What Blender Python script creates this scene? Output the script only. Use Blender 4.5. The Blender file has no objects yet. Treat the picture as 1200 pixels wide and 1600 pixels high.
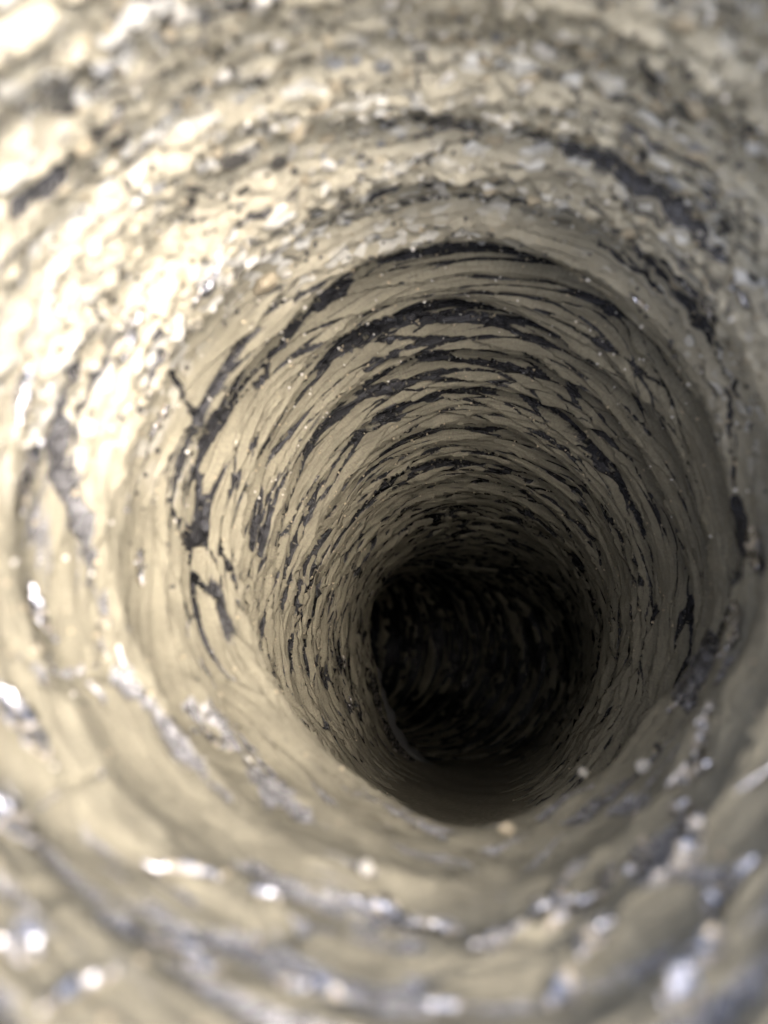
import bpy, math, random
import numpy as np
from mathutils import Matrix, Vector, Euler

random.seed(7)
RNG = np.random.default_rng(7)
sc = bpy.context.scene
COL = sc.collection

# ------------------------------------------------------------------ camera
FPX = 1200.0                      # focal length in pixels of the 1200x1600 photograph
cam_d = bpy.data.cameras.new("camera")
cam = bpy.data.objects.new("camera", cam_d)
COL.objects.link(cam)
cam_d.sensor_fit = 'VERTICAL'
cam_d.sensor_height = 24.0
cam_d.lens = 24.0 * FPX / 1600.0
cam_d.clip_start = 0.004
cam_d.clip_end = 50.0
cam_d.dof.use_dof = True
cam_d.dof.focus_distance = 0.36
cam_d.dof.aperture_fstop = 24.0 * FPX / 1600.0 / 1000.0 / 0.0029   # 2.9 mm pupil
M = Matrix.Translation((0, 0, 1.0)) @ Euler((math.radians(38), 0, 0), 'XYZ').to_matrix().to_4x4()
cam.matrix_world = M
sc.camera = cam

# ------------------------------------------------------------------ sky and sun
SUN_DIR_CAM = Vector((0.22, 0.15, 0.76)).normalized()      # towards the sun, in camera axes (behind the viewer)
SUN_DIR = (M.to_3x3() @ SUN_DIR_CAM).normalized()
world = bpy.data.worlds.new("World")
sc.world = world
world.use_nodes = True
wn = world.node_tree
sky = wn.nodes.new('ShaderNodeTexSky')
sky.sky_type = 'NISHITA'
sky.sun_disc = False
sky.sun_elevation = math.asin(max(-1, min(1, SUN_DIR.z)))
sky.sun_rotation = math.atan2(SUN_DIR.x, SUN_DIR.y)
sky.dust_density = 7.0
sky.air_density = 0.6
sky.ozone_density = 0.4
bg = wn.nodes['Background']
bg.inputs['Strength'].default_value = 0.15
wn.links.new(sky.outputs[0], bg.inputs[0])
sun_d = bpy.data.lights.new("sun", 'SUN')
sun_d.energy = 0.54
sun_d.angle = math.radians(70)
sun_d.color = (1.0, 0.94, 0.84)
sun = bpy.data.objects.new("sun", sun_d)
COL.objects.link(sun)
sun.rotation_euler = SUN_DIR.to_track_quat('Z', 'Y').to_euler()
sun.location = (0, 0, 3)

sc.view_settings.view_transform = 'Standard'
sc.view_settings.look = 'None'
sc.view_settings.gamma = 1.0
sc.view_settings.exposure = 2.6
sc.render.engine = 'CYCLES'
sc.cycles.max_bounces = 10
sc.cycles.diffuse_bounces = 6
sc.cycles.glossy_bounces = 4
sc.cycles.use_denoising = True
sc.cycles.sample_clamp_indirect = 6.0

# ------------------------------------------------------------------ numpy noise
def _hash(ix, iy, iz, seed):
    h = (ix.astype(np.uint32) * np.uint32(374761393) + iy.astype(np.uint32) * np.uint32(668265263)
         + iz.astype(np.uint32) * np.uint32(2147483647 - 58) + np.uint32(seed * 974711 + 12345))
    h = (h ^ (h >> np.uint32(13))) * np.uint32(1274126177)
    h = h ^ (h >> np.uint32(16))
    h = h * np.uint32(2246822519)
    return h ^ (h >> np.uint32(15))

_G = RNG.normal(size=(256, 3)); _G /= np.linalg.norm(_G, axis=1)[:, None]
_G = _G.astype(np.float32)

def perlin(x, y, z, seed=0):
    x = x.astype(np.float32); y = y.astype(np.float32); z = z.astype(np.float32)
    fx, fy, fz = np.floor(x), np.floor(y), np.floor(z)
    ix, iy, iz = fx.astype(np.int32), fy.astype(np.int32), fz.astype(np.int32)
    dx, dy, dz = x - fx, y - fy, z - fz
    u = dx * dx * dx * (dx * (dx * 6 - 15) + 10)
    v = dy * dy * dy * (dy * (dy * 6 - 15) + 10)
    w = dz * dz * dz * (dz * (dz * 6 - 15) + 10)
    out = 0
    for a in (0, 1):
        for b in (0, 1):
            for c in (0, 1):
                g = _G[_hash(ix + a, iy + b, iz + c, seed) & np.uint32(255)]
                d = g[..., 0] * (dx - a) + g[..., 1] * (dy - b) + g[..., 2] * (dz - c)
                wt = (u if a else 1 - u) * (v if b else 1 - v) * (w if c else 1 - w)
                out = out + d * wt
    return out * 1.6

def sstep(a, b, x):
    t = np.clip((x - a) / (b - a), 0, 1)
    return t * t * (3 - 2 * t)

# ------------------------------------------------------------------ shape of the duct
# each section: rib number, depth at top / bottom (m), radii about the vanishing axis
# at angles 90,60,30,0,-30,-60,-90,-120,-150,180,150,120 (per 1200 px of focal length)
ANG = np.array([90, 60, 30, 0, -30, -60, -90, -120, -150, 180, 150, 120])
SEC = [
 # u,    ztop,  zbot, radii
 (-4.2, .062, .034, [2100,2050,2000,1900,1800,1800,1900,1900,2000,2200,2200,2150]),
 (-3.0, .092, .056, [1300,1220,1080, 980, 900, 900, 930, 960,1060,1200,1240,1280]),
 (-1.5, .132, .080, [ 950, 900, 760, 640, 570, 560, 570, 600, 700, 800, 860, 930]),
 ( 0.0, .170, .112, [ 765, 720, 600, 490, 425, 400, 400, 405, 470, 565, 635, 717]),
 ( 1.0, .208, .140, [ 660, 614, 520, 448, 378, 338, 332, 338, 385, 465, 540, 610]),
 ( 2.0, .245, .170, [ 575, 535, 462, 405, 340, 308, 303, 286, 296, 352, 430, 520]),
 ( 3.0, .275, .210, [ 490, 468, 415, 396, 366, 340, 328, 318, 322, 345, 375, 445]),
 ( 4.0, .302, .255, [ 420, 405, 365, 335, 320, 312, 310, 296, 300, 320, 335, 385]),
 ( 5.0, .325, .290, [ 370, 350, 322, 290, 272, 270, 285, 276, 276, 292, 300, 335]),
 ( 6.2, .350, .335, [ 310, 302, 284, 262, 250, 255, 266, 258, 253, 262, 268, 290]),
 ( 8.0, .395, .385, [ 252, 250, 242, 236, 232, 238, 246, 236, 222, 218, 222, 238]),
 (11.0, .460, .450, [ 196, 200, 208, 212, 214, 218, 224, 208, 186, 176, 182, 188]),
 (14.0, .530, .520, [ 156, 168, 184, 194, 196, 198, 196, 184, 158, 158, 170, 164]),
 (15.2, .560, .550, [ 146, 158, 174, 186, 190, 192, 192, 196, 190, 196, 192, 168]),
 (18.0, .620, .610, [ 122, 128, 146, 162, 172, 184, 188, 190, 200, 215, 200, 150]),
]
# beyond the crease the duct swings to the left: round sections (u, centre, radius, yaw in degrees)
SEC2 = [
 (21.0, ( .046, -.128, -.680), .080, 16),
 (24.0, ( .022, -.133, -.745), .079, 34),
 (27.0, (-.020, -.140, -.795), .078, 52),
 (30.0, (-.078, -.148, -.828), .078, 70),
 (33.0, (-.140, -.156, -.840), .077, 86),
 (36.0, (-.205, -.164, -.832), .072, 98),
 (37.0, (-.215, -.165, -.830), .012, 98),  # unseen closed end, added to keep skylight out
]
def stretch(u):
    return float(np.interp(u, [5, 8, 11, 14, 18], [1, 1.08, 1.2, 1.32, 1.45]))     # far run lengthened and widened so less light reaches its end
SEC = [(u, zt * stretch(u), zb * stretch(u), r) for u, zt, zb, r in SEC]
SEC2 = [(u, tuple(c * 1.45 for c in cc), r * 1.45, y) for u, cc, r, y in SEC2]
US = np.array([s[0] for s in SEC] + [s[0] for s in SEC2])
PX, PY = 720.0 - 600.0, 800.0 - 1010.0

def section_points(s, n):
    th = np.linspace(-math.pi, math.pi, n, endpoint=False)
    a = np.radians(ANG) ; r = np.array(s[3], float)
    # periodic smooth interpolation through the 12 radii (trigonometric)
    order = np.argsort(np.mod(a, 2 * math.pi)); rr = r[order]
    F = np.fft.rfft(rr) / 12
    rho = np.real(F[0]) + sum((2 if k < 6 else 1) * np.real(F[k] * np.exp(1j * k * th)) for k in range(1, 7))
    zt, zb = s[1], s[2]
    z = (zt + zb) / 2 + (zt - zb) / 2 * np.sin(th)
    X = (rho * np.cos(th) + PX) * z / FPX
    Y = (rho * np.sin(th) + PY) * z / FPX
    return np.stack([X, Y, -z], 1)

NT = 1240
TH = np.linspace(-math.pi, math.pi, NT, endpoint=False)
def round_section(s, n):
    th = np.linspace(-math.pi, math.pi, n, endpoint=False)[:, None]
    y = math.radians(s[3])
    rv = np.array([[math.cos(y), 0, -math.sin(y)]]); uv = np.array([[0, 1.0, 0]])
    return np.array([s[1]]) + s[2] * (np.cos(th) * rv + np.sin(th) * uv)
KEYP = np.stack([section_points(s, NT) for s in SEC] + [round_section(s, NT) for s in SEC2])          # K, NT, 3

def pchip_rows(us, P, uq):
    """Catmull-Rom (finite difference, non uniform, slightly damped) interpolation over the sections."""
    d = np.zeros_like(P)
    h = np.diff(us)[:, None, None]
    sl = (P[1:] - P[:-1]) / h
    d[1:-1] = (sl[:-1] * h[1:] + sl[1:] * h[:-1]) / (h[1:] + h[:-1])
    d[0] = sl[0]; d[-1] = sl[-1]
    i = np.clip(np.searchsorted(us, uq, side='right') - 1, 0, len(us) - 2)
    hh = (us[i + 1] - us[i]); t = (uq - us[i]) / hh
    t = t[:, None, None]; hh = hh[:, None, None]
    return ((2*t**3 - 3*t**2 + 1) * P[i] + (t**3 - 2*t**2 + t) * hh * d[i]
            + (-2*t**3 + 3*t**2) * P[i+1] + (t**3 - t**2) * hh * d[i+1])

# rows, denser where the picture shows more of them
def rows():
    segs = [(-3.3, -3.0, 12), (-3.0, -1.5, 70), (-1.5, 0, 130), (0, 1, 110), (1, 2, 110), (2, 3, 95), (3, 4, 85),
            (4, 5, 70), (5, 6.2, 70), (6.2, 8, 80), (8, 11, 95), (11, 14, 80), (14, 18, 70), (18, 27, 110), (27, 37, 60)]
    out = []
    for a, b, n in segs:
        out.append(np.linspace(a, b, n, endpoint=False))
    return np.concatenate(out + [np.array([37.0])])
UQ = rows()
# smooth the row spacing a little
BASE = pchip_rows(US, KEYP, UQ)                                # NR, NT, 3
NR = len(UQ)

gu = np.gradient(BASE, axis=0)
gt = (np.roll(BASE, -1, 1) - np.roll(BASE, 1, 1))
NRM = np.cross(gu, gt); NRM /= np.linalg.norm(NRM, axis=2)[..., None] + 1e-12
AX = BASE.mean(axis=1)[:, None, :]
sgn = np.sign(np.sum(NRM * (AX - BASE), axis=2).mean())
NRM *= sgn                                                     # points inward

S = np.concatenate([[0], np.cumsum(np.linalg.norm(np.diff(BASE.mean(axis=1), axis=0), axis=1))]) * 1000.0   # mm along axis
CX = np.broadcast_to(75 * np.cos(TH)[None, :], (NR, NT)).astype(np.float32)
CY = np.broadcast_to(75 * np.sin(TH)[None, :], (NR, NT)).astype(np.float32)
CS = np.broadcast_to(S[:, None], (NR, NT)).astype(np.float32)
U = np.broadcast_to(UQ[:, None], (NR, NT)).astype(np.float32)
T = np.broadcast_to(TH[None, :], (NR, NT)).astype(np.float32)

def fold(la, lc, seed, warp, wl):
    """signed noise stretched la mm along the ring and lc mm across it, with wandering obliqueness"""
    w = perlin(CX / wl, CY / wl, CS / wl, seed + 50) * warp
    return perlin(CX / la, CY / la, (CS + w) / lc, seed)

up = np.sin(T)                                                 # 1 at the top of the picture, -1 at the bottom
right = np.cos(T)
wob = perlin(CX / 55, CY / 55, CS / 70, 3)
wob2 = perlin(CX / 24, CY / 24, CS / 40, 4)
UU = U + 0.22 * wob + 0.07 * wob2
ph = UU - np.floor(UU)
rib = 0.5 + 0.5 * np.cos(2 * math.pi * ph)                     # crest at whole numbers
rib = rib ** 0.8
half = 0.5 + 0.5 * np.cos(4 * math.pi * (UU + 0.12 * wob + 0.25))     # secondary pleats, tighter deeper in
tight = sstep(2.5, 6, U)
pitch = np.interp(UQ, US, np.gradient(np.interp(US, UQ, S), US))[:, None]   # mm per rib
pit = np.clip(pitch / 25.0, .3, 1.4)
near = sstep(0.6, -1.2, U)
deep = sstep(6, 12, U)
bottom_near = sstep(-0.25, -0.75, up) * sstep(3.2, 2.2, U)     # smooth heaps in front of the sill
crust = sstep(0.28, 0.72, up + 0.18 * wob) * sstep(1.4, 0.2, U + 0.9 * wob2)   # crumbly top near the mouth

r1 = fold(60, 6.5, 11, 10, 70)
r2 = fold(36, 3.2, 12, 8, 60)
r3 = fold(22, 1.5, 13, 5, 50)
r4 = fold(5, 5, 14, 0, 10)
r5 = fold(1.9, 1.3, 15, 1, 6)
big = fold(60, 20, 16, 30, 60)
patch = fold(70, 6, 17, 8, 60)
patch2 = fold(45, 2.4, 18, 8, 60)

r1b = fold(70, 5.6, 31, 14, 70)
r2b = fold(42, 3.4, 32, 10, 60)
def line(r, w):
    return 1 - np.minimum(np.abs(r) / w, 1)
m1 = sstep(-0.25, 0.1, perlin(CX / 30, CY / 30, CS / 26, 41)); m1b = sstep(-0.25, 0.1, perlin(CX / 30, CY / 30, CS / 26, 42))
crease1 = np.maximum(line(r1, .13) * m1, line(r1b, .13) * m1b)   # 1 on the crease line
crease2 = np.maximum(line(r2, .15) * m1b, line(r2b, .15) * m1)
crease3 = line(r3, .2)
def shingle(period, warp, wl, seed, jig):
    """overlapping pleats: each rises inward going deeper, then drops into a slit"""
    w = perlin(CX / wl, CY / wl, CS / (wl * 1.2), seed) * warp + perlin(CX / 16, CY / 16, CS / 20, seed + 1) * jig
    q = (CS + w) / period
    f = q - np.floor(q)
    cell = np.floor(q)
    amp = sstep(-0.12, 0.2, perlin(CX / 52, CY / 52, cell * 7.31, seed + 2))
    saw = np.where(f > 0.14, (f - 0.14) / 0.86, 1 - f / 0.14)
    slit = sstep(0.0, 0.08, f) * sstep(0.46, 0.16, f) * amp
    return (saw ** 1.3 - 0.5) * amp, slit
FAM = [shingle(9.5, 11, 85, 61, .45), shingle(7.0, -12, 76, 71, .45), shingle(4.8, 11, 70, 81, .35),
       shingle(3.5, -8, 76, 91, .3), shingle(2.5, 8, 70, 101, .22), shingle(1.7, 5, 60, 111, .15)]
thick = sstep(-0.15, 0.25, big)                                # where creasing is strong

nearw2 = sstep(2.2, 0.6, U)
H = np.zeros_like(CX)
H += 1.6 * nearw2 * fold(90, 12, 121, 16, 70) + 0.8 * nearw2 * fold(50, 5, 122, 9, 60)
calm = (1 - 0.5 * bottom_near) * (1 - 0.5 * crust)
pm = np.minimum(pit, 1.0)
H += 7.6 * pit * (rib - 0.5) * (1 - 0.45 * bottom_near) * (1 - 0.5 * crust) * (1 - 0.5 * sstep(-0.6, -1.5, U))
H += 2.8 * tight * pit * (half - 0.5)
H += 1.2 * big * (1 - 0.4 * deep) + 0.6 * r1 - 0.15 * crease2 * calm
for (sh, sl), am in zip(FAM, (3.0, 2.7, 2.3, 1.8, 1.25, 0.7)):
    H += am * pm * calm * sh * (1 - 0.35 * nearw2)
H -= 1.3 * nearw2 * (1 - crust) * np.maximum(fold(120, 4.5, 131, 12, 80) - 0.1, 0) * 2.5
H += 0.05 * r5
floor_ = sstep(-0.55, -0.85, up) * sstep(2.0, 3.0, U) * sstep(22, 14, U)
H *= 1 - 0.7 * floor_
# crumbly crust: lumps piled on each other
lump = perlin(CX / 6, CY / 6, CS / 5, 21); lump2 = perlin(CX / 2.8, CY / 2.8, CS / 2.5, 22); lump3 = perlin(CX / 1.4, CY / 1.4, CS / 1.3, 23)
H *= sstep(36.8, 35, U)
H += crust * (1.3 * (np.abs(lump) * 2 - 0.4) + 0.8 * (np.abs(lump2) * 2 - .4) + 0.35 * lump3)

# bare foil: steep far side of ribs, deep creases and random lens shaped patches; far end darkened to paint in its gloom
valley = np.clip(1 - rib * 1.6, 0, 1)
slits = np.zeros_like(CX)
for (sh, sl), am in zip(FAM, (1.25, 1.2, 1.1, 1.0, .85, .6)):
    slits = np.maximum(slits, sl * am)
nearw = sstep(2.2, 0.6, U)
bare = 0.88 * valley * (1 - 0.5 * nearw) + 0.22 * tight * (1 - half) + (0.6 + 0.5 * nearw) * (patch - 0.05) + 0.6 * patch2 + 1.5 * slits * (1 - 0.6 * nearw)
bare *= 1.25
long_ = fold(120, 4.5, 131, 12, 80); long2 = fold(80, 2.6, 132, 8, 60)
bare += nearw * (1 - crust) * (0.85 * (long_ - 0.18) + 0.7 * np.maximum(long2 - 0.2, 0) * 2)
mid = (U > 0) & (U < 9)
bare += 0.5 - np.percentile(bare[mid], 54)
bare += 0.12 * sstep(-0.2, 0.8, up) * sstep(5.5, 3.5, U) - 0.12 * deep
bare += 0.18 * crust * (lump2 * 2)
bare -= 0.5 * floor_
bare += 0.17 * bottom_near + 0.50 * sstep(12.5, 17, U) * (1.1 - 0.5 * rib)  # second term paints the shade of the far run as dark foil
bare -= 0.6 * sstep(-0.7, -1.4, U) * sstep(0, .5, up)
bare += 0.16 * np.exp(-((T - 1.5) / 0.55) ** 2) * sstep(0.8, 1.6, U) * sstep(5, 3.8, U)
bare -= 0.22 * sstep(0.5, 0.9, right) * sstep(6, 4, U)
bare -= 0.08 * sstep(-0.5, -0.85, right) * sstep(4.5, 3, U)

foil_lit = np.clip(sstep(1.2, -1.0, U) * (1 - 0.5 * crust) * (0.55 + 0.45 * sstep(0.5, -0.3, up)) + sstep(3.0, 1.6, U) * sstep(0.3, -0.4, up), 0, 1)  # foil brightened towards the mouth, daylight put into its colour
thickd = np.clip(crust + 0.9 * bottom_near + 0.6 * sstep(1.0, -0.6, U), 0, 1)
# individual long creases and bare strips the foil has near the mouth: points along each, half width, depth mm, bareness
BX = 600 + FPX * BASE[..., 0] / -BASE[..., 2]; BY = 800 - FPX * BASE[..., 1] / -BASE[..., 2]
CREASES = [
 ([(118, 540), (108, 700), (128, 850), (150, 1040)], 9, 2.4, 1.0),
 ([(240, 450), (235, 540), (200, 620), (195, 760)], 8, 1.6, .9),
 ([(285, 590), (278, 760), (275, 980)], 4, 1.6, .9),
 ([(240, 780), (262, 850), (285, 900)], 3.5, 1.5, 0.9),
 ([(352, 610), (330, 700), (318, 850)], 5, 1.5, .9),
 ([(356, 760), (362, 840), (350, 940)], 4, 1.4, .9),
 ([(60, 980), (160, 1060), (260, 1190), (350, 1270)], 10, 2.2, .8),
 ([(0, 1010), (90, 1120), (200, 1200)], 12, 2.2, .7),
 ([(250, 1080), (330, 1150), (420, 1250), (480, 1290)], 9, 1.6, .8),
 ([(330, 1130), (400, 1200), (440, 1250)], 10, 1.2, .8),
 ([(190, 1450), (380, 1475), (520, 1440), (640, 1440)], 20, 2.5, .7),
 ([(0, 1400), (120, 1420), (230, 1440)], 16, 2.0, .7),
 ([(420, 1530), (560, 1545), (700, 1530)], 11, 2.0, .7),
 ([(80, 1240), (150, 1235), (230, 1260)], 9, 1.5, .7),
 ([(960, 1380), (1060, 1365), (1200, 1335)], 14, 2.2, 1.0),
 ([(880, 1300), (960, 1270), (1040, 1235)], 9, 1.6, .9),
 ([(1080, 1270), (1140, 1220), (1200, 1180)], 14, 2.0, .7),
 ([(1050, 1560), (1200, 1550)], 12, 2.0, .7),
 ([(1185, 780), (1178, 900), (1140, 1030), (1085, 1110)], 20, 1.0, 1.1),
 ([(1020, 700), (1060, 790), (1095, 900)], 3.5, 1.6, .9),
 ([(1010, 380), (1090, 440), (1130, 500)], 12, 1.6, .9),
 ([(1050, 260), (1110, 300), (1160, 360)], 8, 2.0, .8),
 ([(1150, 175), (1200, 200)], 14, 2.0, .9),
 ([(0, 130), (110, 40), (150, 0)], 5, 2.0, .6),
 ([(0, 330), (60, 300), (110, 250)], 14, 1.0, .7),
 ([(200, 280), (250, 240), (300, 200)], 14, 1.0, .6),
 ([(500, 490), (540, 445), (570, 425)], 9, 1.5, .9),
]
wig = perlin(CX / 9, CY / 9, CS / 9, 141) * 7 + perlin(CX / 3, CY / 3, CS / 3, 142) * 3
fr = (U > -3) & (U < 5)
for pts, hw, dep, br in CREASES:
    best = np.full(BX.shape, 1e9, np.float32); bt = np.zeros(BX.shape, np.float32)
    n_ = len(pts) - 1
    for q in range(n_):
        (x0, y0), (x1, y1) = pts[q], pts[q + 1]
        L2 = (x1 - x0) ** 2 + (y1 - y0) ** 2
        t = np.clip(((BX - x0) * (x1 - x0) + (BY - y0) * (y1 - y0)) / L2, 0, 1)
        d = np.hypot(BX - x0 - t * (x1 - x0), BY - y0 - t * (y1 - y0))
        m_ = d < best; best = np.where(m_, d, best); bt = np.where(m_, (q + t) / n_, bt)
    w = hw * (0.35 + 0.65 * np.sin(np.pi * np.clip(bt, 0.02, 0.98)) ** 0.6)
    k = np.clip(1 - (best + wig * 0.6) / (w * 1.5), 0, 1) * fr * (best < hw * 4)
    H -= dep * sstep(0, 1, k)
    bare += br * 1.6 * sstep(0.0, 0.7, k)
POS = BASE + NRM * (H[..., None] * 0.001)

# ------------------------------------------------------------------ materials
def nt_new(name):
    m = bpy.data.materials.new(name); m.use_nodes = True
    nt = m.node_tree
    return m, nt, nt.nodes['Principled BSDF']

class NB:
    def __init__(s, nt): s.nt = nt
    def n(s, t, **kw):
        x = s.nt.nodes.new(t)
        for k, v in kw.items(): setattr(x, k, v)
        return x
    def l(s, a, b): s.nt.links.new(a, b)
    def math(s, op, a, b=None, clamp=False):
        x = s.n('ShaderNodeMath', operation=op); x.use_clamp = clamp
        for i, v in enumerate((a, b)):
            if v is None: continue
            if isinstance(v, (int, float)): x.inputs[i].default_value = v
            else: s.l(v, x.inputs[i])
        return x.outputs[0]
    def noise(s, vec, scale, detail=4, rough=0.55, dist=0.0):
        x = s.n('ShaderNodeTexNoise')
        x.inputs['Scale'].default_value = scale; x.inputs['Detail'].default_value = detail
        x.inputs['Roughness'].default_value = rough; x.inputs['Distortion'].default_value = dist
        s.l(vec, x.inputs['Vector']); return x.outputs[0]
    def vor(s, vec, scale, feature='F1'):
        x = s.n('ShaderNodeTexVoronoi', feature=feature); x.inputs['Scale'].default_value = scale
        s.l(vec, x.inputs['Vector']); return x
    def vmul(s, vec, v):
        x = s.n('ShaderNodeVectorMath', operation='MULTIPLY'); s.l(vec, x.inputs[0]); x.inputs[1].default_value = v
        return x.outputs[0]
    def ramp(s, f, a, b, c0=0.0, c1=1.0):
        x = s.n('ShaderNodeMapRange'); x.interpolation_type = 'SMOOTHSTEP'
        s.l(f, x.inputs[0]); x.inputs[1].default_value = a; x.inputs[2].default_value = b
        x.inputs[3].default_value = c0; x.inputs[4].default_value = c1
        return x.outputs[0]
    def mix(s, f, a, b):
        x = s.n('ShaderNodeMix', data_type='RGBA')
        if isinstance(f, (int, float)): x.inputs[0].default_value = f
        else: s.l(f, x.inputs[0])
        for i, v in ((6, a), (7, b)):
            if isinstance(v, tuple): x.inputs[i].default_value = (*v, 1)
            else: s.l(v, x.inputs[i])
        return x.outputs[2]

def duct_material():
    m, nt, bs = nt_new("dusty_foil")
    b = NB(nt)
    at = b.n('ShaderNodeAttribute', attribute_name='unrolled').outputs['Vector']
    ba = b.n('ShaderNodeAttribute', attribute_name='bare').outputs['Fac']  # bare foil, plus the far run's shade painted as dark foil
    cr = b.n('ShaderNodeAttribute', attribute_name='crust').outputs['Fac']
    st = b.vmul(at, (0.10, 0.10, 1.0))                       # streaks along the ring
    n1 = b.noise(st, 0.9, 7, 0.72, 0.5)
    n5 = b.noise(b.vmul(at, (0.07, 0.07, 1.0)), 2.2, 5, 0.65, 0.3)
    n2 = b.noise(at, 1.6, 5, 0.65)
    n3 = b.noise(at, 0.09, 4, 0.5)
    n4 = b.noise(at, 6.0, 3, 0.6)
    # mask of bare foil and the painted far-end dark, with ragged edge
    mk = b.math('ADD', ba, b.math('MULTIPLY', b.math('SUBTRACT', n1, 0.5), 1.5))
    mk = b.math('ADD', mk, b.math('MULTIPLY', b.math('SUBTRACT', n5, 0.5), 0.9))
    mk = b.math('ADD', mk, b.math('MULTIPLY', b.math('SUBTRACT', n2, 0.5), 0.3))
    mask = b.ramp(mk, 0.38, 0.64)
    # grit sprinkled over bare foil
    vo = b.vor(at, 0.55)
    grit = b.ramp(b.math('ADD', vo.outputs['Distance'], b.math('MULTIPLY', b.math('SUBTRACT', n4, .5), .5)), 0.22, 0.12)
    mask = b.math('MULTIPLY', mask, b.math('SUBTRACT', 1.0, b.math('MULTIPLY', grit, 0.75)))
    # dust colours
    dust = b.mix(b.ramp(n3, 0.35, 0.65), (0.195, 0.185, 0.137), (0.245, 0.232, 0.172))
    dust = b.mix(b.math('MULTIPLY', b.ramp(n5, 0.48, 0.68), 0.55), dust, (0.105, 0.097, 0.075))
    dust = b.mix(b.ramp(n2, 0.40, 0.75), dust, (0.155, 0.143, 0.107))
    dust = b.mix(b.math('MULTIPLY', b.ramp(n4, 0.60, 0.75), 0.4), dust, (0.50, 0.46, 0.37))
    dust = b.mix(b.math('MULTIPLY', cr, 0.75), dust, b.mix(b.ramp(n3, .3, .6), (0.56, 0.525, 0.405), (0.44, 0.41, 0.315)))  # pale crust dust, its colour also lifted to brighten the top near the mouth
    # crumbly crust has pale, grey and dark grains
    v2 = b.vor(b.vmul(at, (0.7, 0.7, 1)), 0.55)
    sep = b.n('ShaderNodeSeparateColor'); b.l(v2.outputs['Color'], sep.inputs[0])
    cell = sep.outputs[0]
    pale = b.ramp(cell, 0.66, 0.70)
    dark = b.ramp(cell, 0.20, 0.16)
    zone = b.ramp(b.noise(st, 0.22, 3, 0.6), 0.46, 0.60)
    crz = b.math('MULTIPLY', cr, zone)
    dust = b.mix(b.math('MULTIPLY', crz, b.math('MULTIPLY', pale, 0.8)), dust, (0.62, 0.63, 0.60))
    dust = b.mix(b.math('MULTIPLY', crz, b.math('MULTIPLY', dark, 0.85)), dust, (0.07, 0.07, 0.065))
    foil_lit = b.n('ShaderNodeAttribute', attribute_name='foil_lit').outputs['Fac']
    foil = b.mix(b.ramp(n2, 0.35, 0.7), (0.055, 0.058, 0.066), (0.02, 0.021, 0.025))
    foil = b.mix(foil_lit, foil, b.mix(b.ramp(n2, 0.3, 0.7), (0.55, 0.56, 0.58), (0.24, 0.24, 0.245)))  # near-black inside, silver by the mouth: light and shade painted into the foil
    foil = b.mix(b.math('MULTIPLY', b.ramp(n4, 0.48, 0.62), 0.16), foil, dust)
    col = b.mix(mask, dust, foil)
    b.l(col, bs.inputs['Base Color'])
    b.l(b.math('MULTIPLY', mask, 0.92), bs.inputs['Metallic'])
    rough = b.n('ShaderNodeMix'); b.l(mask, rough.inputs[0]); rough.inputs[2].default_value = 0.92
    b.l(b.ramp(n1, 0.3, 0.7, 0.09, 0.36), rough.inputs[3]); b.l(rough.outputs[0], bs.inputs['Roughness'])
    bs.inputs['Specular IOR Level'].default_value = 0.25
    # relief: dust is a layer on the foil, foil crinkles finely
    bump_h = b.math('ADD', b.math('MULTIPLY', b.math('SUBTRACT', 1.0, mask), 0.35), b.math('ADD', b.math('MULTIPLY', n1, 1.0), b.math('MULTIPLY', n5, 0.7)))
    bump_h = b.math('ADD', bump_h, b.math('MULTIPLY', n2, 0.16))
    bump_h = b.math('ADD', bump_h, b.math('MULTIPLY', n4, 0.06))
    ve = b.vor(b.vmul(at, (0.45, 0.45, 1.0)), 0.42, 'DISTANCE_TO_EDGE')
    bump_h = b.math('ADD', bump_h, b.math('MULTIPLY', b.math('MULTIPLY', mask, ve.outputs['Distance']), 1.1))
    bp = b.n('ShaderNodeBump'); bp.inputs['Strength'].default_value = 0.9; bp.inputs['Distance'].default_value = 0.0012
    b.l(bump_h, bp.inputs['Height']); b.l(bp.outputs[0], bs.inputs['Normal'])
    return m

def grain_material(name, c0, c1, rough=0.9):
    m, nt, bs = nt_new(name); b = NB(nt)
    tc = b.n('ShaderNodeTexCoord').outputs['Object']
    oi = b.n('ShaderNodeObjectInfo').outputs['Random']
    nz = b.noise(tc, 900, 4, 0.6)
    f = b.math('ADD', b.math('MULTIPLY', oi, 0.6), b.math('MULTIPLY', nz, 0.6), True)
    b.l(b.mix(f, c0, c1), bs.inputs['Base Color'])
    bs.inputs['Roughness'].default_value = rough
    bp = b.n('ShaderNodeBump'); bp.inputs['Strength'].default_value = 0.6; bp.inputs['Distance'].default_value = 0.0006
    b.l(nz, bp.inputs['Height']); b.l(bp.outputs[0], bs.inputs['Normal'])
    return m

MAT = duct_material()

# ------------------------------------------------------------------ objects
BASE_M = M.copy()
duct = bpy.data.objects.new("foil_duct", None)
COL.objects.link(duct)
duct.empty_display_size = 0.02
duct.matrix_world = BASE_M
duct['label'] = "crinkled silvery foil duct, its ribbed inside caked with tan dust, bending away into darkness"
duct['category'] = "duct"

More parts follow.
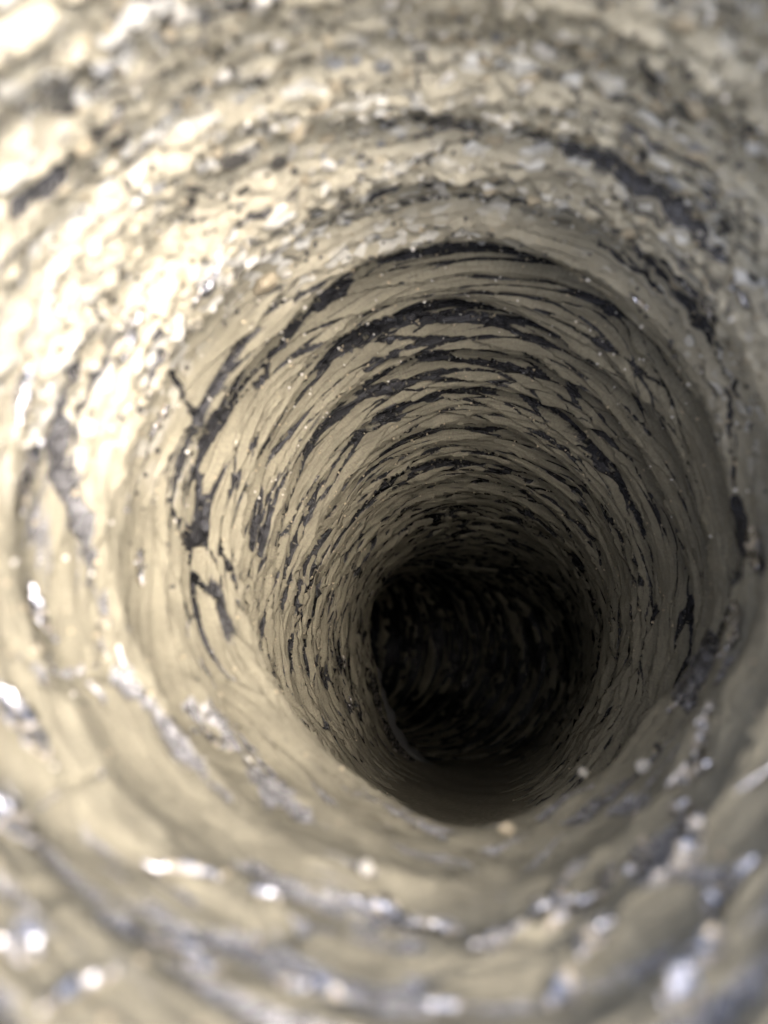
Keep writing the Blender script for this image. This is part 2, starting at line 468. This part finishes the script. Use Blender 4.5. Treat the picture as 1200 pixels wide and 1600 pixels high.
def grid_mesh(name, pos, attrs, mat, closed=True):
    nr, nc = pos.shape[:2]
    me = bpy.data.meshes.new(name)
    idx = np.arange(nr * nc).reshape(nr, nc)
    if closed:
        a = idx[:-1]; bb = np.roll(idx, -1, 1)[:-1]; c = np.roll(idx, -1, 1)[1:]; d = idx[1:]
    else:
        a = idx[:-1, :-1]; bb = idx[:-1, 1:]; c = idx[1:, 1:]; d = idx[1:, :-1]
    q = np.stack([a, bb, c, d], -1).reshape(-1, 4)
    me.vertices.add(nr * nc); me.vertices.foreach_set('co', pos.astype(np.float32).ravel())
    me.loops.add(q.size); me.loops.foreach_set('vertex_index', q.astype(np.int32).ravel())
    me.polygons.add(len(q))
    me.polygons.foreach_set('loop_start', np.arange(0, q.size, 4, dtype=np.int32))
    me.polygons.foreach_set('use_smooth', np.ones(len(q), dtype=bool))
    for k, v in attrs.items():
        if v.ndim == 3:
            at = me.attributes.new(k, 'FLOAT_VECTOR', 'POINT'); at.data.foreach_set('vector', v.astype(np.float32).ravel())
        else:
            at = me.attributes.new(k, 'FLOAT', 'POINT'); at.data.foreach_set('value', v.astype(np.float32).ravel())
    me.update(calc_edges=True)
    me.materials.append(mat)
    return me

def part(name, me, parent=duct, label=None):
    o = bpy.data.objects.new(name, me); COL.objects.link(o); o.parent = parent
    if label: o['label'] = label
    return o

UNR = np.stack([CX, CY, CS], -1)
cuts = [0]
lo = math.floor(UQ[0]) + 0.5
edges = [x for x in np.arange(-3.5, 33, 1.0)]
for e in edges:
    i = int(np.searchsorted(UQ, e))
    if i - cuts[-1] >= 6: cuts.append(i)
cuts.append(NR - 1)
for k in range(len(cuts) - 1):
    a, c = cuts[k], cuts[k + 1] + 1
    nm = 'mouth' if k == 0 else ('far_bend' if k == len(cuts) - 2 else 'rib')
    me = grid_mesh(nm, POS[a:c], dict(unrolled=UNR[a:c], bare=bare[a:c], crust=crust[a:c], foil_lit=foil_lit[a:c], thick=thickd[a:c]), MAT)
    part(nm, me)

# ------------------------------------------------------------------ helpers to find places on the wall
PXI = 600 + FPX * POS[..., 0] / -POS[..., 2]
PYI = 800 - FPX * POS[..., 1] / -POS[..., 2]
def at_pixel(x, y):
    d = (PXI - x) ** 2 + (PYI - y) ** 2
    ok = d < 6.0 ** 2
    z = np.where(ok, -POS[..., 2], 1e9)
    i = int(np.argmin(z)) if ok.any() else int(np.argmin(d))
    return divmod(i, NT)
def at_ut(u, deg):
    i = int(np.clip(np.searchsorted(UQ, u), 1, NR - 2))
    return i, int(round((math.radians(deg) + math.pi) / (2 * math.pi) * NT)) % NT
def frame(i, j):
    p = Vector(POS[i, j]); n = Vector(NRM[i, j]).normalized()
    t = Vector(POS[i, (j + 4) % NT] - POS[i, (j - 4) % NT]); t = (t - n * t.dot(n)).normalized()
    return p, n, t, n.cross(t)

MT = dict(
    tan=grain_material("dry_dust", (0.30, 0.26, 0.18), (0.44, 0.385, 0.275)),
    pale=grain_material("pale_mortar", (0.42, 0.40, 0.34), (0.66, 0.65, 0.60), 0.7),
    grey=grain_material("grey_grit", (0.15, 0.155, 0.155), (0.34, 0.35, 0.35), 0.7),
    dark=grain_material("dark_grit", (0.02, 0.02, 0.02), (0.06, 0.058, 0.052), 0.6))

# crumb shapes: lumpy little stones
import bmesh
def crumb_mesh(name, seed, mat, sub=2):
    bm = bmesh.new(); bmesh.ops.create_icosphere(bm, subdivisions=sub, radius=1.0)
    rg = random.Random(seed)
    ax = [Vector((rg.uniform(-1, 1), rg.uniform(-1, 1), rg.uniform(-1, 1))).normalized() for _ in range(7)]
    cut = [rg.uniform(0.45, 0.85) for _ in ax]
    for v in bm.verts:
        for a_, c_ in zip(ax, cut):
            d = v.co.dot(a_)
            if d > c_: v.co -= a_ * (d - c_) * 0.9
        v.co *= 1 + rg.uniform(-0.07, 0.07)
        v.co.z *= 0.75
    me = bpy.data.meshes.new(name); bm.to_mesh(me); bm.free(); me.materials.append(mat)
    return me
CR = {k: [crumb_mesh('crumb', 10 * q + n_, MT[k]) for n_ in range(3)] for q, k in enumerate(MT)}

def place(o, i, j, size, sink=0.3, spin=0.0, local=None):
    p, n, t, b_ = frame(i, j)
    R = Matrix((t, b_, n)).transposed().to_4x4() @ Matrix.Rotation(spin, 4, 'Z')
    sx, sy, sz = (size if isinstance(size, tuple) else (size,) * 3)
    return Matrix.Translation(p + n * sz * (0.75 - sink)) @ R @ Matrix.Diagonal((sx, sy, sz, 1))

rg = random.Random(5)
count = 0
tries = 0
while count < 280 and tries < 6000:
    tries += 1
    u = rg.uniform(-2.6, 1.5); deg = rg.gauss(95, 34)
    if not 15 < deg < 172: continue
    band = math.cos(2 * math.pi * (u + 0.45)) * 0.5 + 0.5
    if rg.random() > 0.25 + 0.75 * band: continue
    i, j = at_ut(u, deg)
    x_, y_ = PXI[i, j], PYI[i, j]
    if not (-30 < x_ < 1230 and -30 < y_ < 470): continue
    k = rg.choices(['tan', 'pale', 'grey', 'dark'], [0.36, 0.30, 0.16, 0.18])[0]
    o = bpy.data.objects.new('crumb', rg.choice(CR[k])); COL.objects.link(o); o.parent = duct
    r_ = rg.choice([0.9, 1.1, 1.3, 1.7, 2.1]) * rg.uniform(0.7, 1.1) * 0.001 * (0.8 if u > 0.6 else 1)
    o.matrix_local = place(o, i, j, (r_ * rg.uniform(0.8, 1.5), r_ * rg.uniform(0.7, 1.0), r_ * rg.uniform(0.5, 0.9)), 0.45, rg.uniform(-1, 1))
    count += 1

# a clod hanging from the upper left of the wall
lump_me = crumb_mesh('dirt_lump', 77, MT['tan'], 3)
o = part('dirt_lump', lump_me, label="rounded tan clod of dust sticking out from the upper left wall")
i, j = at_pixel(410, 440); o.matrix_local = place(o, i, j, (.0042, .0030, .0034), 0.2, 0.5)

# fine grit stuck all over the upper wall: far too many grains to count
def scatter_grit(name, mat, n, urange, mean, sig, size, seed):
    g = np.random.default_rng(seed)
    tet = np.array([[1, 0, -.5], [-.5, .87, -.5], [-.5, -.87, -.5], [0, 0, 1.0], [.1, .1, -1.0]])
    fc = np.array([[0, 1, 3], [1, 2, 3], [2, 0, 3], [1, 0, 4], [2, 1, 4], [0, 2, 4]])
    u = g.uniform(*urange, n); deg = g.normal(mean, sig, n)
    ii = np.clip(np.searchsorted(UQ, u), 0, NR - 1); jj = (np.round((np.radians(deg) + np.pi) / (2 * np.pi) * NT).astype(int)) % NT
    P = POS[ii, jj]; N = NRM[ii, jj]
    rot = g.normal(size=(n, 3, 3)); q, _ = np.linalg.qr(rot)
    sc_ = (size * g.uniform(0.45, 1.0, n) ** 2)[:, None, None]
    V = np.einsum('nij,vj->nvi', q, tet) * sc_ + (P + N * sc_[:, :, 0] * 0.3)[:, None, :]
    F = fc[None] + (np.arange(n) * 5)[:, None, None]
    me = bpy.data.meshes.new(name); me.from_pydata(V.reshape(-1, 3).tolist(), [], F.reshape(-1, 3).tolist())
    me.materials.append(mat)
    o = part(name, me); o['kind'] = 'stuff'
    return o
scatter_grit('grit', MT['pale'], 1100, (-2.8, 3.6), 95, 36, 0.00075, 1)
scatter_grit('grit', MT['tan'], 3000, (-2.8, 8.0), 90, 60, 0.0008, 2)
scatter_grit('grit', MT['dark'], 1500, (-2.8, 1.2), 95, 34, 0.0010, 3)

# bare foil, shiny and crumpled
def foil_material():
    m, nt, bs = nt_new("bare_foil"); b = NB(nt)
    tc = b.n('ShaderNodeTexCoord').outputs['Object']
    nz = b.noise(tc, 260, 4, 0.6)
    dm = b.ramp(b.noise(tc, 420, 4, 0.7), 0.50, 0.60)
    b.l(b.mix(dm, (0.50, 0.51, 0.54), (0.34, 0.30, 0.22)), bs.inputs['Base Color'])
    b.l(b.math('SUBTRACT', 1.0, dm), bs.inputs['Metallic'])
    b.l(b.math('ADD', b.math('MULTIPLY', dm, 0.6), 0.22), bs.inputs['Roughness'])
    rid = b.math('ABSOLUTE', b.math('SUBTRACT', b.noise(b.vmul(tc, (1.0, 0.45, 1.0)), 210, 3, 0.5, 0.8), 0.5))
    bp = b.n('ShaderNodeBump'); bp.inputs['Strength'].default_value = 0.8; bp.inputs['Distance'].default_value = 0.0012
    b.l(b.math('ADD', b.math('MULTIPLY', rid, 2.5), b.math('MULTIPLY', nz, 0.3)), bp.inputs['Height']); b.l(bp.outputs[0], bs.inputs['Normal'])
    return m
FOIL = foil_material()

def tatter(x, y, length, width, tilt, seed, lift=0.0012):
    """a torn, crumpled ribbon of bare foil lying on the wall; its shape follows the wall beneath it"""
    i, j = at_pixel(x, y)
    p, n, t, b_ = frame(i, j)
    rg = random.Random(seed)
    ca, sa = math.cos(tilt), math.sin(tilt)
    d1 = t * ca + b_ * sa; d2 = n.cross(d1)
    nl, nw = 15, 6
    vs = []
    bend = rg.uniform(-0.25, 0.25)
    for a_ in range(nl):
        fa = a_ / (nl - 1) * 2 - 1
        w = width * (1 - abs(fa) ** 2.2) * rg.uniform(0.75, 1.15) + 0.0002
        for c_ in range(nw):
            fc_ = c_ / (nw - 1) * 2 - 1
            q = p + d1 * fa * length / 2 + d2 * (fc_ * w / 2 + bend * length * fa * fa * 0.5)
            # follow the wall: nearest surface point around
            ii0, ii1 = max(i - 60, 0), min(i + 60, NR); jj = (np.arange(j - 70, j + 71)) % NT
            blk = POS[ii0:ii1][:, jj]
            k_ = np.argmin(((blk - np.array(q)) ** 2).sum(-1)); a2, b2 = divmod(int(k_), blk.shape[1])
            sp = Vector(blk[a2, b2]); sn = Vector(NRM[ii0 + a2, jj[b2]])
            q = q + sn * ((sp - q).dot(sn) + lift * (0.35 + abs(fc_) * 0.8) + rg.uniform(-1, 1) * 0.00022)
            vs.append(q)
    fs = [(a_ * nw + c_, a_ * nw + c_ + 1, (a_ + 1) * nw + c_ + 1, (a_ + 1) * nw + c_) for a_ in range(nl - 1) for c_ in range(nw - 1)]
    me = bpy.data.meshes.new('foil_tatter'); me.from_pydata(vs, [], fs); me.materials.append(FOIL)
    for p_ in me.polygons: p_.use_smooth = True
    o = part('foil_tatter', me)
    md = o.modifiers.new('s', 'SOLIDIFY'); md.thickness = 0.00012
    return o
TAT = [(322, 440, .010, .0022, 0.2), (205, 520, .012, .0022, 0.1), (245, 650, .009, .0018, 0.0), (155, 1000, .012, .003, 0.0), (215, 880, .009, .0018, .1),
       (1185, 850, .012, .006, 0.1), (1150, 980, .016, .006, 0.0), (1100, 1160, .009, .003, 0.3), (1075, 1270, .006, .003, 0.5), (1090, 1210, .006, .0025, -.5),
       (1010, 1345, .008, .003, 0.4), (1080, 1340, .013, .003, 0.1), (960, 1375, .006, .002, 0.6), (1140, 1390, .012, .003, 0.1),
       (30, 620, .010, .004, 0.2), (40, 740, .014, .005, 0.1), (60, 960, .012, .003, 0.4), (30, 1130, .014, .004, 0.2), (330, 1160, .008, .002, 0.2),
       (250, 1480, .010, .002, 0.1), (310, 1528, .004, .0016, 0.2), (600, 1430, .010, .003, 0.0), (780, 1470, .008, .002, 0.2), (930, 1470, .007, .003, 0.4),
       (1110, 1500, .008, .003, 0.2), (890, 1565, .006, .003, 0.6), (1075, 1565, .006, .003, 0.4), (110, 1560, .008, .002, 1.2), (1105, 480, .007, .0015, 0.1), (1160, 460, .006, .0015, 0.2), (1000, 470, .007, .0012, 0.1), (20, 1290, .010, .005, 0.3),
       (548, 1095, .009, .004, 0.0), (618, 1168, .006, .0025, 0.4), (583, 925, .008, .002, 0.3), (540, 1030, .008, .002, 0.0)]  # these four are added to put glints along the flap
rg = random.Random(21)
for q in range(18):
    x = rg.uniform(0, 1200); y = rg.uniform(1360, 1590) if rg.random() < .6 else rg.uniform(950, 1350)
    if y < 1360 and 190 < x < 1040: x = rg.choice((rg.uniform(0, 190), rg.uniform(1040, 1200)))
    TAT.append((x, y, rg.uniform(.004, .010), rg.uniform(.0005, .0013), rg.gauss(0.1, 0.3)))
for q, (x, y, L, W, ti) in enumerate(TAT):
    tatter(x, y, L, W, ti, 100 + q)

# the folded flap of foil where the duct kinks, deep on the left
def flap(u0, spec, mat, seed, label):
    rg = random.Random(seed); vs = []; nw = 9
    degs = np.linspace(spec[0][0], spec[-1][0], 60)
    for n_, dg in enumerate(degs):
        h = np.interp(dg, [q[0] for q in spec], [q[1] for q in spec]); du = np.interp(dg, [q[0] for q in spec], [q[2] for q in spec])
        jit = 1 + 0.10 * math.sin(n_ * 0.9) + rg.uniform(-.05, .05)
        for c_ in range(nw):
            f = c_ / (nw - 1)
            i, j = at_ut(u0 + du * (f - 0.5) * 2.0, dg)
            base = Vector(BASE[i, j]); nn = Vector(NRM[i, j])
            prof = math.sin(min(1.0, f * 1.35) * math.pi / 2) - 0.35 * max(0, f - 0.74) / 0.26
            vs.append(base + nn * (h * jit * prof + 0.0006 * math.sin(c_ * 2.1 + n_ * 0.35) - 0.0008))
    fs = [(a_ * nw + c_, a_ * nw + c_ + 1, (a_ + 1) * nw + c_ + 1, (a_ + 1) * nw + c_) for a_ in range(59) for c_ in range(nw - 1)]
    me = bpy.data.meshes.new('foil_flap'); me.from_pydata(vs, [], fs); me.materials.append(mat)
    for p_ in me.polygons: p_.use_smooth = True
    o = part('foil_flap', me, label=label)
    md = o.modifiers.new('s', 'SOLIDIFY'); md.thickness = 0.0003
    return o
flap(13.9, [(158, .0008, .3), (175, .007, .6), (200, .013, .9), (225, .013, .9), (245, .008, .6), (262, .0006, .3)], MT['grey'], 4,
     "dark folded flap of duct wall curving across the left of the far opening")
flap(12.6, [(176, .0006, .2), (195, .003, .35), (215, .004, .4), (240, .003, .35), (256, .0005, .2)], FOIL, 5,
     "thin shiny strip of bare foil beside the dark folded flap")

# dust settled along the floor, behind the sill
def drift():
    us = np.linspace(2.0, 19.5, 150); dg = np.linspace(-134, -46, 60)
    vs = []; at = []
    cen = np.interp(us, [2, 6, 20], [-93, -92, -86]); wid = np.interp(us, [2, 3, 6, 12, 19.5], [26, 40, 42, 36, 22])
    g = np.zeros((150, 60, 3)); un = np.zeros((150, 60, 3))
    for a_, u in enumerate(us):
        i = int(np.clip(np.searchsorted(UQ, u), 1, NR - 2))
        for c_, d in enumerate(dg):
            x = (d - cen[a_]) / wid[a_]
            j = int(round((math.radians(d) + math.pi) / (2 * math.pi) * NT)) % NT
            h = -0.0030 + 0.0058 * max(0.0, 1 - abs(x) ** 2.2)
            h += 0.0005 * math.sin(u * 2.3 + d * .11) * math.cos(d * .2 + u)
            g[a_, c_] = BASE[i, j] + NRM[i, j] * h
            un[a_, c_] = (CX[i, j], CY[i, j], CS[i, j])
    return g, un
gd, und = drift()
def dust_material():
    m, nt, bs = nt_new("settled_dust"); b = NB(nt)
    at = b.n('ShaderNodeAttribute', attribute_name='unrolled').outputs['Vector']
    n1 = b.noise(at, 0.35, 5, 0.6, 0.4); n2 = b.noise(at, 2.5, 4, 0.7)
    c = b.mix(b.ramp(n1, 0.35, 0.65), (0.20, 0.185, 0.138), (0.26, 0.242, 0.182))
    c = b.mix(b.ramp(n2, 0.62, 0.72), c, (0.12, 0.10, 0.075))
    b.l(c, bs.inputs['Base Color']); bs.inputs['Roughness'].default_value = 0.95; bs.inputs['Specular IOR Level'].default_value = 0.15
    bp = b.n('ShaderNodeBump'); bp.inputs['Strength'].default_value = 0.7; bp.inputs['Distance'].default_value = 0.0012
    b.l(b.math('ADD', n1, b.math('MULTIPLY', n2, .35)), bp.inputs['Height']); b.l(bp.outputs[0], bs.inputs['Normal'])
    return m
me = grid_mesh('dust_drift', gd, dict(unrolled=und), dust_material(), closed=False)
o = bpy.data.objects.new('dust_drift', me); COL.objects.link(o); o.matrix_world = BASE_M
o['kind'] = 'stuff'; o['label'] = "smooth drift of fine tan dust settled along the floor behind the pale sill"; o['category'] = "dust"

# loose chips lying in the duct
CHIPS = [(1010, 1201, .0018, 'pale', "small white chip on the lower right floor, the one nearest the right wall"),
         (922, 1221, .0019, 'pale', "small beige chip on the dusty floor left of the white chip"),
         (568, 1364, .0016, 'pale', "round bright crumb on the pale dust in front of the sill"),
         (797, 1303, .0018, 'tan', "small tan crumb standing up on the edge of the pale sill"),
         (1030, 1165, .0011, 'dark', "tiny dark speck of grit on the lower right wall above the white chip")]
for q, (x, y, r_, k, lb) in enumerate(CHIPS):
    i, j = at_pixel(x, y)
    me = crumb_mesh('chip', 300 + q, MT[k]); o = bpy.data.objects.new('chip', me); COL.objects.link(o)
    lm = place(o, i, j, (r_, r_ * 0.7, r_), 0.05, q * 0.9)
    lm.translation += Vector(NRM[i, j]) * (0.0018 if y < 1300 and abs(x - 800) < 130 else 0)
    o.matrix_world = BASE_M @ lm
    o['label'] = lb; o['category'] = "chip"
